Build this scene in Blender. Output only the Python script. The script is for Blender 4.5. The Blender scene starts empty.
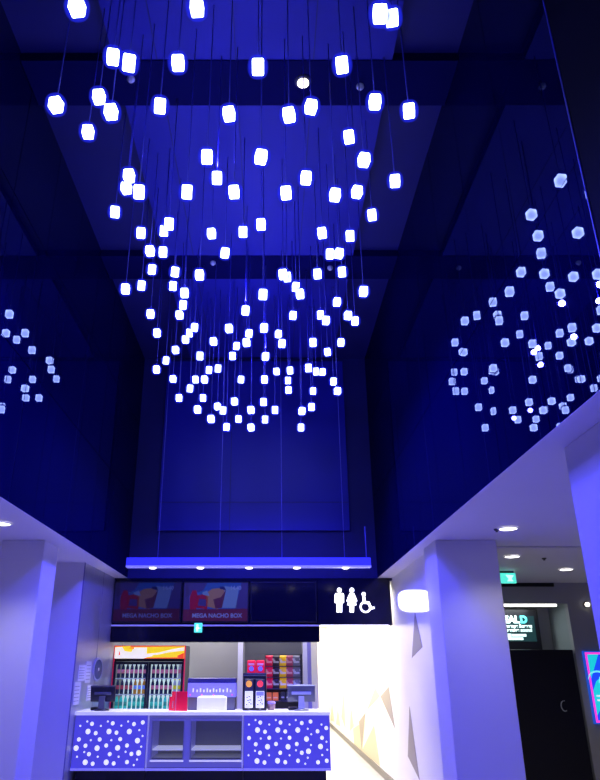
import bpy, bmesh, math, random
from mathutils import Vector, Matrix
random.seed(7)
S = bpy.context.scene
COL = S.collection
S.view_settings.view_transform = 'Standard'
S.view_settings.look = 'None'
S.view_settings.exposure = 0
S.view_settings.gamma = 1

# ------------------------------------------------------------------ camera
F, PX, PY, CH, PITCH = 670.0, 270.0, 390.0, 1.6, math.radians(22.6)
cp, sp = math.cos(PITCH), math.sin(PITCH)
cam_d = bpy.data.cameras.new('camera')
cam = bpy.data.objects.new('camera', cam_d); COL.objects.link(cam)
cam_d.sensor_fit = 'VERTICAL'; cam_d.sensor_height = 24.0
cam_d.lens = F/780.0*24.0
cam_d.shift_x = (300-PX)/780.0
cam_d.clip_end = 200
cam.location = (0, 0, CH)
cam.rotation_euler = (math.pi/2+PITCH, 0, 0)
S.camera = cam

def ray(u, v):
    b = (PY-v)/F
    return (u-PX)/F, cp-b*sp, sp+b*cp
def at_y(u, v, y):
    dx, dy, dz = ray(u, v); t = y/dy
    return Vector((dx*t, y, CH+dz*t))
def at_x(u, v, x):
    dx, dy, dz = ray(u, v); t = x/dx
    return Vector((x, dy*t, CH+dz*t))
def at_z(u, v, z):
    dx, dy, dz = ray(u, v); t = (z-CH)/dz
    return Vector((dx*t, dy*t, z))
def at_t(u, v, t):
    dx, dy, dz = ray(u, v)
    return Vector((dx*t, dy*t, CH+dz*t))

# ------------------------------------------------------------------ materials
MATS = {}
def mat(name, col=(.5,.5,.5), rough=.5, metal=0.0, emit=None, estr=1.0, noise=0.0, nscale=6.0, spec=.5, trans=0.0, ior=1.45):
    m = bpy.data.materials.new(name); m.use_nodes = True
    nt = m.node_tree; b = nt.nodes['Principled BSDF']
    b.inputs['Base Color'].default_value = (*col, 1)
    b.inputs['Roughness'].default_value = rough
    b.inputs['Metallic'].default_value = metal
    b.inputs['Specular IOR Level'].default_value = spec
    b.inputs['IOR'].default_value = ior
    b.inputs['Transmission Weight'].default_value = trans
    if emit:
        b.inputs['Emission Color'].default_value = (*emit, 1)
        b.inputs['Emission Strength'].default_value = estr
    if noise:
        tc = nt.nodes.new('ShaderNodeTexCoord'); n = nt.nodes.new('ShaderNodeTexNoise')
        n.inputs['Scale'].default_value = nscale; n.inputs['Detail'].default_value = 4
        nt.links.new(tc.outputs['Object'], n.inputs['Vector'])
        r = nt.nodes.new('ShaderNodeMixRGB'); r.blend_type = 'MIX'
        r.inputs[1].default_value = (*[c*(1-noise) for c in col], 1)
        r.inputs[2].default_value = (*[min(1, c*(1+noise)) for c in col], 1)
        nt.links.new(n.outputs['Fac'], r.inputs[0]); nt.links.new(r.outputs[0], b.inputs['Base Color'])
    MATS[name] = m
    return m

def srgb(r, g, b):
    f = lambda c: (c/255/12.92) if c/255 <= .04045 else ((c/255+.055)/1.055)**2.4
    return (f(r), f(g), f(b))

M_black_gloss = mat('gloss_navy_glass', (.001,.001,.045), .015, spec=.5, ior=1.5)
def smoked_glass():
    m = bpy.data.materials.new('smoked_navy_glass'); m.use_nodes = True
    nt = m.node_tree; nt.nodes.clear()
    o = nt.nodes.new('ShaderNodeOutputMaterial')
    d = nt.nodes.new('ShaderNodeBsdfDiffuse'); g = nt.nodes.new('ShaderNodeBsdfGlossy'); a = nt.nodes.new('ShaderNodeAddShader')
    tc = nt.nodes.new('ShaderNodeTexCoord'); n = nt.nodes.new('ShaderNodeTexNoise'); n.inputs['Scale'].default_value = .8
    r = nt.nodes.new('ShaderNodeMixRGB'); r.inputs[1].default_value = (.0008,.0008,.017,1); r.inputs[2].default_value = (.001,.001,.026,1)
    nt.links.new(tc.outputs['Object'], n.inputs['Vector']); nt.links.new(n.outputs['Fac'], r.inputs[0]); nt.links.new(r.outputs[0], d.inputs[0])
    g.inputs[0].default_value = (.095,.108,.108,1); g.inputs['Roughness'].default_value = .012
    nt.links.new(d.outputs[0], a.inputs[0]); nt.links.new(g.outputs[0], a.inputs[1]); nt.links.new(a.outputs[0], o.inputs[0])
    return m
M_black_gloss = smoked_glass()
M_navy = mat('navy_paint', (.002,.002,.09), .6, noise=.15, nscale=2)
M_navy_lit = mat('blue_ceiling_panel', (.006,.006,.23), .6, noise=.06, nscale=1.5)
M_beam = mat('dark_beam', (.0005,.0005,.045), .8, spec=.1)
M_backpanel = mat('blue_back_panel', (.004,.004,.26), .45, noise=.08, nscale=1)
M_joint = mat('joint_navy', (.012,.012,.10), .6)
M_white = mat('white_paint', (.72,.70,.72), .55, noise=.03, nscale=3)
M_soffit = mat('white_soffit', (.74,.70,.74), .6, noise=.02, nscale=2)
M_floor = mat('pale_polished_floor', (.55,.53,.52), .22, noise=.12, nscale=3)
M_corr = mat('corridor_white', (.82,.79,.74), .35, noise=.02, nscale=3)
M_kite = mat('taupe_facet', (.34,.29,.25), .5)
M_kite2 = mat('sand_facet', (.62,.52,.36), .5)
M_dark_base = mat('dark_skirting', (.09,.08,.08), .4)
M_grey = mat('grey_wall', (.33,.33,.36), .6, noise=.06, nscale=3)
M_reveal = mat('reveal_grey', (.26,.30,.32), .5)
M_blackdoor = mat('black_door', (.004,.004,.012), .35, noise=.2, nscale=2)
M_silver = mat('brushed_silver_panel', (.42,.42,.50), .38, metal=.55, noise=.05, nscale=8)
M_seam = mat('silver_seam', (.16,.15,.3), .5)
M_header = mat('header_black', (.004,.004,.02), .15)
M_fascia = mat('fascia_black', (.003,.003,.014), .12)
M_strip = mat('lavender_strip', (.3,.28,.6), .4, emit=(.36,.33,.78), estr=.35)
M_cable = mat('steel_cable', (.12,.12,.5), .3, metal=.3, emit=(.02,.02,.6), estr=.04)  # faint blue glow added to brighten the cables
M_cord = mat('lamp_cord', (.03,.03,.30), .4)
M_bar = mat('light_bar_blue', (.10,.10,.75), .35, emit=(.05,.05,1), estr=.30)
M_barlip = mat('light_bar_lip', (.5,.5,.8), .35, emit=(.25,.25,1), estr=.45)
M_bulb = mat('bulb_warm', (1,1,1), .4, emit=(1,.93,.8), estr=4.0)
M_disc = mat('downlight_disc', (1,1,1), .4, emit=(1,.97,.92), estr=5.0)
M_trimring = mat('downlight_ring', (.7,.7,.75), .4)
M_counter_white = mat('white_countertop', (.82,.82,.80), .25, emit=(1,1,.9), estr=.3)  # self-glow added in place of white light on the worktop
M_plinth = mat('black_plinth', (.004,.004,.015), .4)
M_blue_panel = mat('backlit_blue_panel', (.06,.05,.22), .35, emit=(.062,.055,.56), estr=.85)
M_dot = mat('white_light_dot', (.8,.8,.78), .4, emit=(.86,.86,.82), estr=.85)
M_alu = mat('aluminium_edge', (.65,.65,.72), .3, metal=.4, emit=(.8,.8,.9), estr=.12)
M_case = mat('blue_steel_case', (.22,.22,.36), .28, metal=.2, emit=(.075,.07,.33), estr=.55)  # faint blue self-glow added to brighten the case
M_case_in = mat('case_inside', (.2,.2,.26), .3, metal=.3, emit=(.07,.07,.12), estr=.2)  # small self-glow added to lighten the case interior
M_shelf_lit = mat('lit_shelf', (.8,.8,.85), .3, emit=(.85,.85,1), estr=.4)
M_glass = mat('clear_glass', (1,1,1), .02, trans=1.0, ior=1.3)
M_black = mat('black_plastic', (.012,.012,.02), .35)
M_dgrey = mat('dark_grey_plastic', (.06,.06,.075), .4)
M_mgrey = mat('mid_grey_plastic', (.13,.14,.15), .35, metal=.2)
M_lgrey = mat('light_grey_plastic', (.55,.58,.6), .3)
M_red = mat('red_card', (.75,.01,.04), .4, emit=(.8,.0,.03), estr=.25)
M_redfold = mat('red_card_edge', (.75,.25,.22), .5)
M_paper = mat('white_paper', (.82,.82,.78), .6, emit=(1,1,.88), estr=.5)  # self-glow added so the paper reads as lit white
M_notice = mat('notice_paper', (.62,.62,.66), .6)
M_ink = mat('grey_ink', (.25,.25,.30), .6)
M_fr_body = mat('cooler_black_body', (.01,.01,.02), .3)
M_fr_red = mat('cooler_red_trim', (.7,.02,.08), .4, emit=(.8,.02,.1), estr=.3)
M_fr_in = mat('cooler_inside', (.75,.8,.8), .4, emit=(.75,.9,.9), estr=.6)  # glow stands in for light inside the cooler
M_yel = mat('lit_yellow', (.8,.6,.02), .4, emit=(.85,.62,.02), estr=.9)
M_redlit = mat('lit_red', (.8,.06,.03), .4, emit=(.85,.06,.03), estr=.9)
M_whitelit = mat('lit_white', (.8,.8,.74), .4, emit=(.84,.8,.72), estr=.9)
M_orangelit = mat('lit_orange', (.8,.3,.02), .4, emit=(.85,.3,.02), estr=.9)
M_icon = mat('icon_light', (1,1,.9), .4, emit=(1,.98,.84), estr=3.0)
M_scr_dim = mat('screen_dim_backdrop', (.01,.01,.05), .25, emit=srgb(22,28,110), estr=.8)
M_scr_bg = mat('screen_backdrop', (.01,.02,.08), .25, emit=srgb(42,70,165), estr=.8)
M_green = mat('exit_green', (.1,.6,.5), .4, emit=(.08,.75,.60), estr=1.1)
M_cyan_t = mat('cyan_lettering', (.2,.9,.9), .5, emit=(.02,.75,.8), estr=1.2)
M_white_t = mat('pale_lettering', (.9,.95,.95), .5, emit=(.55,.85,.8), estr=1.2)
M_led = mat('led_strip', (1,1,1), .5, emit=(1,.98,.9), estr=3.0)
M_pink = mat('pink_border', (.9,.05,.6), .4, emit=(.95,.05,.65), estr=1.0)
M_teal = mat('poster_teal', (.02,.5,.6), .4, emit=(.01,.55,.65), estr=1.0)
M_bluep = mat('poster_blue', (.02,.1,.9), .4, emit=(.01,.06,.85), estr=1.0)
M_cyanp = mat('poster_pale', (.3,.8,.8), .4, emit=(.15,.75,.75), estr=1.0)

# glowing lamp block: white body
M_lamp = mat('lamp_white_glow', (.8,.8,.8), .4, emit=(.34,.40,1.0), estr=40.0)
# blue camera-bloom halo around it, put in as an edge-fading glowing shell
def halo_mat():
    m = bpy.data.materials.new('blue_bloom_halo'); m.use_nodes = True
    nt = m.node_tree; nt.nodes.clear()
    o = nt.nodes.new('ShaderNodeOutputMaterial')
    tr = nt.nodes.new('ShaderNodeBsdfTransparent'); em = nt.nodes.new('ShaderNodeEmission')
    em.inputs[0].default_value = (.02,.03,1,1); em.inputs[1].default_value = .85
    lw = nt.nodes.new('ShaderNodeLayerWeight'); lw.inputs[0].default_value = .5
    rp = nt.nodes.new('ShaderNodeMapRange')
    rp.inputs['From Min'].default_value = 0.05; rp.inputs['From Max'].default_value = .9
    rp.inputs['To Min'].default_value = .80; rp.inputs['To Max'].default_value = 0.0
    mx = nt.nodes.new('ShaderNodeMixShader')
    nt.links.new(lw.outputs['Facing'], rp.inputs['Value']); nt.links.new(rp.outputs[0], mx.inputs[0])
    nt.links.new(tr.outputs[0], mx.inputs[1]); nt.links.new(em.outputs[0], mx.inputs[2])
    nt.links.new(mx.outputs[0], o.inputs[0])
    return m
M_halo = halo_mat()

# pane: mostly see-through with a faint reflection
def pane_mat():
    m = bpy.data.materials.new('display_glass'); m.use_nodes = True
    nt = m.node_tree; nt.nodes.clear()
    o = nt.nodes.new('ShaderNodeOutputMaterial')
    tr = nt.nodes.new('ShaderNodeBsdfTransparent'); tr.inputs[0].default_value = (.93,.95,1,1)
    gl = nt.nodes.new('ShaderNodeBsdfGlossy'); gl.inputs['Roughness'].default_value = .03
    fr = nt.nodes.new('ShaderNodeFresnel'); fr.inputs[0].default_value = 1.45
    mx = nt.nodes.new('ShaderNodeMixShader')
    nt.links.new(fr.outputs[0], mx.inputs[0]); nt.links.new(tr.outputs[0], mx.inputs[1]); nt.links.new(gl.outputs[0], mx.inputs[2])
    nt.links.new(mx.outputs[0], o.inputs[0])
    return m
M_pane = pane_mat()

# ------------------------------------------------------------------ mesh helpers
class MB:
    def __init__(s): s.bm = bmesh.new()
    def face(s, pts, mi=0):
        f = s.bm.faces.new([s.bm.verts.new(p) for p in pts]); f.material_index = mi; return f
    def box(s, x0, x1, y0, y1, z0, z1, mi=0, bev=0.0, seg=2):
        b = bmesh.new()
        vs = [b.verts.new((x, y, z)) for x in (x0, x1) for y in (y0, y1) for z in (z0, z1)]
        for q in ((0,1,3,2),(4,6,7,5),(0,4,5,1),(2,3,7,6),(0,2,6,4),(1,5,7,3)):
            b.faces.new([vs[i] for i in q])
        bmesh.ops.recalc_face_normals(b, faces=b.faces)
        if bev: bmesh.ops.bevel(b, geom=list(b.edges), offset=bev, segments=seg, affect='EDGES', profile=.5)
        s.merge(b, mi)
        return s
    def merge(s, b, mi=0, mtx=None):
        mp = {}
        for v in b.verts: mp[v] = s.bm.verts.new(mtx @ v.co if mtx else v.co)
        for f in b.faces:
            try:
                g = s.bm.faces.new([mp[v] for v in f.verts]); g.material_index = mi; g.smooth = f.smooth
            except ValueError: pass
        b.free()
    def tube(s, p0, p1, r0, r1=None, seg=10, mi=0, smooth=True):
        r1 = r0 if r1 is None else r1
        p0, p1 = Vector(p0), Vector(p1); d = (p1-p0).normalized()
        a = d.orthogonal().normalized(); c = d.cross(a)
        A = [s.bm.verts.new(p0+(a*math.cos(k*2*math.pi/seg)+c*math.sin(k*2*math.pi/seg))*r0) for k in range(seg)]
        B = [s.bm.verts.new(p1+(a*math.cos(k*2*math.pi/seg)+c*math.sin(k*2*math.pi/seg))*r1) for k in range(seg)]
        for k in range(seg):
            f = s.bm.faces.new((A[k], A[(k+1)%seg], B[(k+1)%seg], B[k])); f.material_index = mi; f.smooth = smooth
        f = s.bm.faces.new(A[::-1]); f.material_index = mi
        f = s.bm.faces.new(B); f.material_index = mi
        return s
    def lathe(s, prof, c=(0,0,0), seg=12, mi=0, mis=None):
        rings = []
        for r, z in prof:
            rings.append([s.bm.verts.new((c[0]+r*math.cos(k*2*math.pi/seg), c[1]+r*math.sin(k*2*math.pi/seg), c[2]+z)) for k in range(seg)])
        for i in range(len(rings)-1):
            for k in range(seg):
                f = s.bm.faces.new((rings[i][k], rings[i][(k+1)%seg], rings[i+1][(k+1)%seg], rings[i+1][k]))
                f.material_index = mis[i] if mis else mi; f.smooth = True
        f = s.bm.faces.new(rings[0][::-1]); f.material_index = mis[0] if mis else mi
        f = s.bm.faces.new(rings[-1]); f.material_index = mis[-1] if mis else mi
        return s
    def slab(s, pts, d, mi=0):
        """flat polygon pts extruded by vector d"""
        d = Vector(d); P = [Vector(p) for p in pts]
        A = [s.bm.verts.new(p) for p in P]; B = [s.bm.verts.new(p+d) for p in P]
        n = len(P)
        for k in range(n):
            f = s.bm.faces.new((A[k], A[(k+1)%n], B[(k+1)%n], B[k])); f.material_index = mi
        f = s.bm.faces.new(A[::-1]); f.material_index = mi
        f = s.bm.faces.new(B); f.material_index = mi
        return s
    def disc_y(s, x, y, z, r, mi=0, seg=16, d=.006):
        pts = [(x+r*math.cos(k*2*math.pi/seg), y, z+r*math.sin(k*2*math.pi/seg)) for k in range(seg)]
        return s.slab(pts, (0, -d, 0), mi)
    def disc_z(s, x, y, z, r, mi=0, seg=20, d=.006):
        pts = [(x+r*math.cos(k*2*math.pi/seg), y+r*math.sin(k*2*math.pi/seg), z) for k in range(seg)]
        return s.slab(pts, (0, 0, -d), mi)
    def build(s, name, mats, parent=None, kind=None, flip=True):
        bmesh.ops.recalc_face_normals(s.bm, faces=s.bm.faces)
        if parent is not None:
            off = parent['_loc']
            for v in s.bm.verts: v.co -= Vector(off)
        me = bpy.data.meshes.new(name); s.bm.to_mesh(me); s.bm.free()
        for m in (mats if isinstance(mats, (list, tuple)) else [mats]): me.materials.append(m)
        o = bpy.data.objects.new(name, me); COL.objects.link(o)
        if parent is not None:
            o.parent = parent; o['_loc'] = parent['_loc']
        else: o['_loc'] = (0.0, 0.0, 0.0)
        if kind: o['kind'] = kind
        return o

def thing(name, label, cat, loc, group=None):
    o = bpy.data.objects.new(name, None); COL.objects.link(o)
    o.empty_display_size = .05
    o.location = loc; o['_loc'] = tuple(loc); o['label'] = label; o['category'] = cat
    if group: o['group'] = group
    return o
def tag(o, label, cat, group=None):
    o['label'] = label; o['category'] = cat
    if group: o['group'] = group
    return o
def struct(name, mb, m): return mb.build(name, m, None, 'structure')

def text_mesh(body, size, loc, m, name, parent, align='LEFT', extrude=.002, xs=1.0, bold=.0):
    cu = bpy.data.curves.new('tmp', 'FONT'); cu.body = body; cu.size = size; cu.align_x = align; cu.extrude = extrude
    cu.offset = bold
    to = bpy.data.objects.new('tmp', cu); COL.objects.link(to)
    bpy.context.view_layer.update()
    me = bpy.data.meshes.new_from_object(to.evaluated_get(bpy.context.evaluated_depsgraph_get()))
    bpy.data.objects.remove(to); bpy.data.curves.remove(cu)
    me.name = name
    Mx = Matrix.Translation(Vector(loc)-Vector(parent['_loc'] if parent else (0,0,0))) @ Matrix.Rotation(math.pi/2, 4, 'X') @ Matrix.Diagonal((xs, 1, 1, 1))
    me.transform(Mx); me.materials.clear(); me.materials.append(m)
    o = bpy.data.objects.new(name, me); COL.objects.link(o)
    if parent: o.parent = parent; o['_loc'] = parent['_loc']
    return o

# ------------------------------------------------------------------ setting
XL, XR, ZS, ZC, YB = -2.12, 1.60, 2.85, 6.40, 10.30      # atrium sides, soffit, ceiling, back
YN = -3.0
# floor
struct('floor', MB().box(-9, 9, YN, 26, -.1, 0), M_floor)
# atrium ceiling, blue panels between dark beams
m = MB(); m.box(XL-.15, XR+.15, YN, YB+.15, ZC+.06, ZC+.2)
struct('ceiling', m, M_navy)
n = 1
for (y0, y1) in ((-1.2, 1.25), (1.74, 4.18), (4.67, 7.10), (7.63, 10.06)):
    m = MB(); m.box(-1.33, 1.04, y0, y1, ZC-.02, ZC+.058, 0)
    for x in (-.96, -.29, .37): m.box(x-.004, x+.004, y0, y1, ZC-.026, ZC-.019, 1)
    struct('ceiling_panel', m, [M_navy_lit, M_joint])['kind'] = 'structure'
for (y0, y1) in ((1.25, 1.74), (4.18, 4.67), (7.10, 7.63)):
    struct('ceiling', MB().box(XL, XR, y0, y1, ZC-.03, ZC+.06), M_beam)

# glossy atrium side walls: cladding panels with open joints, each a hair out of plane
def clad(name, x, sgn, ys, zs):
    m = MB()
    m.box(min(x+sgn*.03, x+sgn*.12), max(x+sgn*.03, x+sgn*.12), ys[0], ys[-1], zs[0]+.003, zs[-1], 1)
    g = .0035
    for i in range(len(ys)-1):
        for j in range(len(zs)-1):
            b = bmesh.new()
            a0, a1, c0, c1 = ys[i]+g, ys[i+1]-g, zs[j]+(g if j else 0), zs[j+1]-g
            ty, tz = random.uniform(-.0022, .0022), random.uniform(-.0022, .0022)
            def xx(y, z): return x+sgn*.004+ty*(y-(a0+a1)/2)+tz*(z-(c0+c1)/2)
            P = [(a0,c0),(a1,c0),(a1,c1),(a0,c1)]
            m.slab([(xx(y,z), y, z) for y, z in P], (sgn*.02, 0, 0), 0)
    return struct(name, m, [M_black_gloss, M_joint])
ysr = [-3.0] + [2.75+.875*k-.875*6 for k in range(0, 14)] + [YB]
ysr = [y for y in ysr if y <= YB]
ysr = sorted(set([round(y, 3) for y in ysr]))
zsr = [ZS+.003, 4.05, 5.25, ZC+.1]
clad('wall_right', XR, 1, [y for y in ysr if y > 2.7], zsr)
struct('wall_right_near', MB().box(XR+.001, XR+.12, YN, 2.74, ZS+.003, ZC+.1), mat('matte_black_cladding', (.001,.001,.012), .8, spec=.1))
struct('trim_20', MB().box(XR-.004, XR+.02, 2.738, 2.748, ZS+.003, ZC-.03), mat('cladding_edge', (.05,.05,.5), .4))
clad('wall_left', XL, -1, ysr, zsr)
# atrium back wall with raised blue panel
m = MB(); m.box(XL-.25, XR+.3, YB, YB+.12, 2.82, ZC+.1)
struct('wall_back', m, M_navy)
m = MB(); m.box(-1.72, 1.22, YB-.05, YB, 3.55, ZC-.01, 0)
for x in (-.62,): m.box(x-.004, x+.004, YB-.054, YB-.05, 3.55, ZC-.02, 1)
m.box(-1.72, 1.22, YB-.054, YB-.05, 3.98, 3.988, 1)
struct('trim_%d' % n, m, [M_backpanel, M_joint]); n += 1
# rear wall behind camera closes the atrium
struct('wall_front', MB().box(-9, 9, YN-.1, YN, 0, ZC+.2), M_navy)

# low white soffits either side
ZT = ZS+.13
struct('ceiling', MB().box(-9, XL-.125, YN, 8.9, ZS, ZT).box(XL-.125, XL-.004, YN, 8.9, ZS, ZS+.002), M_soffit)
struct('ceiling', MB().box(-9, XL-.125, 8.9, YB, ZS, ZT).box(XL-.125, XL-.004, 8.9, YB, ZS, ZS+.002), M_soffit)
m = MB(); m.box(XR+.125, 9, YN, 7.5, ZS, ZT); m.box(XR+.004, XR+.125, YN, 7.5, ZS, ZS+.002)
struct('ceiling', m, M_soffit)
m = MB(); m.box(XR+.125, 9, 7.57, 11.0, ZS, ZT); m.box(XR+.004, XR+.125, 7.5, 10.3, ZS, ZS+.002)
struct('ceiling', m, M_soffit)
struct('trim_%d' % n, MB().box(XR+.125, 9, 7.5, 7.57, ZS+.02, ZT), M_header); n += 1
struct('ceiling', MB().box(.72, 2.3, 11.0, 23, ZS, ZT), M_corr)

# pillars
def pillar(x0, x1, y0, y1):
    m = MB(); m.box(x0, x1, y0, y1, 0, ZS, 0, .006, 1)
    o = m.build('pillar', M_white, None, 'structure'); return o
pillar(1.73, 2.37, 7.10, 7.66)
pillar(1.80, 2.45, 3.0, 3.93)
pillar(-2.81, -2.36, 7.10, 7.58)
# left wall front face + silver side wall of the stall
XK = -2.375
struct('wall_left_front', MB().box(-9, -2.358, 8.715, 8.74, 0, ZS), M_white)
def wx(y): return -2.352+.028*(y-8.742)          # the silver wall runs very slightly inwards
m = MB(); m.slab([(wx(8.742), 8.742, 0), (wx(10.56), 10.56, 0), (-2.5, 10.56, 0), (-2.5, 8.742, 0)], (0, 0, ZS), 0)
m.box(-2.5, XK, 10.56, 11.6, 0, ZS, 0); m.box(wx(8.74)-.006, wx(8.74)+.003, 8.72, 8.745, 0, ZS, 1)
m.slab([(wx(9.66)+.002, 9.66, 0), (wx(9.672)+.002, 9.672, 0), (wx(9.672)-.01, 9.672, 0), (wx(9.66)-.01, 9.66, 0)], (0, 0, ZS), 1)
struct('wall_left_side', m, [M_silver, M_seam])
# outer side walls far off
struct('wall_outer_left', MB().box(-9.1, -9, YN, 9, 0, ZT), M_white)
struct('wall_outer_right', MB().box(9, 9.1, YN, 11.2, 0, ZT), M_grey)

# corridor wall on the right with taupe facets
XW = 1.82
m = MB(); m.box(XW, XW+.15, 7.665, 23, 0, ZS, 0)
def facet(pts, mi, off=.003):
    m.slab([at_x(u, v, XW) for u, v in pts], (-off, 0, 0), mi)
c24 = lambda x, y: (310+x/4.286, 640+y/4.286)
for tri in ([(302,242),(338,200),(364,378)], [(427,285),(470,600),(420,498)], [(210,350),(238,312),(222,470)]):
    facet([c24(*p) for p in tri], 1)
facet([(412,658),(415,611),(422.4,647)], 1)
for tri in ([(280,205),(245,300),(300,240)], [(175,280),(172,390),(188,370)], [(145,200),(135,330),(152,380)], [(120,290),(112,360),(130,370)], [(95,270),(88,345),(105,350)]):
    facet([c24(*p) for p in tri], 2)
facet([c24(185,380), c24(236,345), c24(225,470), c24(275,365), c24(300,540), c24(190,455)], 2, .002)
struct('wall_corridor', m, [M_corr, M_kite, M_kite2])
struct('baseboard_right', MB().box(XW-.02, XW, 7.67, 23, 0, .10), M_dark_base)
struct('wall_corridor_end', MB().box(-2.5, 2.3, 23, 23.12, 0, ZS), M_corr)
struct('wall_corridor_left', MB().box(.64, .74, 11.2, 23, 0, ZS), M_corr)

# room beyond the right pillar: grey wall with a door recess
m = MB(); YG = 10.9
m.box(2.05, 3.0, YG, YG+.12, 0, ZS); m.box(4.625, 9, YG, YG+.12, 0, ZS); m.box(3.0, 4.625, YG, YG+.12, 2.54, ZS)
struct('wall_grey', m, M_grey)
m = MB(); m.box(3.0, 4.625, 11.7, 11.8, 0, 2.6, 0); m.box(4.625, 4.70, YG+.12, 11.8, 0, 2.6, 1); m.box(2.92, 3.0, YG+.12, 11.8, 0, 2.6, 1); m.box(2.92, 4.70, YG+.12, 11.8, 2.54, 2.62, 0)
struct('wall_recess', m, [M_grey, M_reveal])
tag(MB().box(3.02, 4.5, YG+.10, YG+.16, 2.505, 2.54, 0, .006).build('light_strip', M_led), 'thin white lit strip along the top of the dark doorway recess', 'strip light')
struct('trim_21', MB().box(3.2, 4.45, YG-.03, YG, 2.79, ZS-.003), M_header)
d = MB().box(3.005, 4.60, 10.915, 10.99, 0.01, 1.87, 0, .008).build('door_1', M_blackdoor, None, 'structure')
m = MB(); P = at_y(564, 706, 10.90)
for k in range(9):
    a0, a1 = math.radians(100+k*22), math.radians(100+(k+1)*22)
    m.tube((P.x+.01+.05*math.cos(a0), 10.905, P.z+.07*math.sin(a0)), (P.x+.01+.05*math.cos(a1), 10.905, P.z+.07*math.sin(a1)), .008, seg=6)
m.tube((P.x+.019, 10.905, P.z+.069), (P.x+.019, 10.932, P.z+.069), .008, seg=6)
m.build('door_handle', M_lgrey, d)

# ------------------------------------------------------------------ downlights
def downlight(x, y, z, r, label, group='recessed downlights in the white soffits', power=14, spot=True, col=(1,.95,.9)):
    t = thing('downlight', label, 'downlight', (x, y, z), group)
    m = MB(); seg = 20
    for k in range(seg):
        a, b = k*2*math.pi/seg, (k+1)*2*math.pi/seg
        for (r0, r1, z0, z1) in ((r, r*1.25, z-.012, z-.003),):
            m.face([(x+r0*math.cos(a), y+r0*math.sin(a), z0), (x+r1*math.cos(a), y+r1*math.sin(a), z1), (x+r1*math.cos(b), y+r1*math.sin(b), z1), (x+r0*math.cos(b), y+r0*math.sin(b), z0)])
    m.build('ring', M_trimring, t)
    MB().disc_z(x, y, z-.002, r, d=.006).build('lens', M_disc, t)
    if spot:
        l = bpy.data.lights.new('downlight_lamp', 'SPOT'); l.energy = power; l.color = col; l.spot_size = math.radians(125); l.spot_blend = .6; l.shadow_soft_size = .06
        o = bpy.data.objects.new('downlight_lamp', l); COL.objects.link(o); o.location = (x, y, z-.03)
p = at_z(508, 528, ZS); downlight(p.x, p.y, ZS, .085, 'round downlight nearest the right pillar top, before the dark ceiling slot', power=18)
p = at_z(512, 556, ZS); downlight(p.x, p.y, ZS, .085, 'round downlight just past the dark ceiling slot, above the exit sign', power=34)
p = at_z(566, 569, ZS); downlight(p.x, p.y, ZS, .085, 'round downlight farthest right, in front of the grey doorway wall', power=34)
p = at_z(1, 523, ZS); downlight(p.x, p.y, ZS, .085, 'round downlight in the left soffit at the photo edge', power=34)
# two small sensors beside them
for (u, v, lb) in ((496.5, 529, 'small dark ceiling sensor beside the downlight above the right pillar'), (544, 558, 'small dark ceiling sensor between the two far right downlights')):
    p = at_z(u, v, ZS)
    m = MB(); m.lathe([(.028, 0), (.026, -.012), (.012, -.02), (.012, -.03)], (p.x, p.y, ZS), 12)
    tag(m.build('ceiling_sensor', M_dgrey), lb, 'sensor')
# spotlight in the dark beam
p = at_z(303, 81, ZC-.03)
t = thing('spotlight', 'warm white spotlight set in the dark ceiling beam among the cube lamps', 'spotlight', p)
m = MB(); m.lathe([(.075, 0), (.075, -.01), (.055, -.02)], p, 20); m.build('ring', M_dgrey, t)
MB().disc_z(p.x, p.y, p.z-.02, .05, d=.012).build('bulb', M_bulb, t)
for (u, v, zz, lb) in ((131, 78, ZC-.03, 'small dome sprinkler on the upper dark beam beside a cube lamp at left'), (360, 85.5, ZC-.03, 'small dome sprinkler on the upper dark beam at right'), (213, 262, ZC-.03, 'small dome sprinkler on the farther dark beam, left'), (330, 267, ZC-.03, 'small dome sprinkler on the farther dark beam, right')):
    p = at_z(u, v, zz)
    m = MB(); m.lathe([(.03, .02), (.035, -.02), (.022, -.04), (.008, -.05)], p, 12)
    tag(m.build('ceiling_sprinkler', M_lgrey), lb, 'sprinkler')

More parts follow.
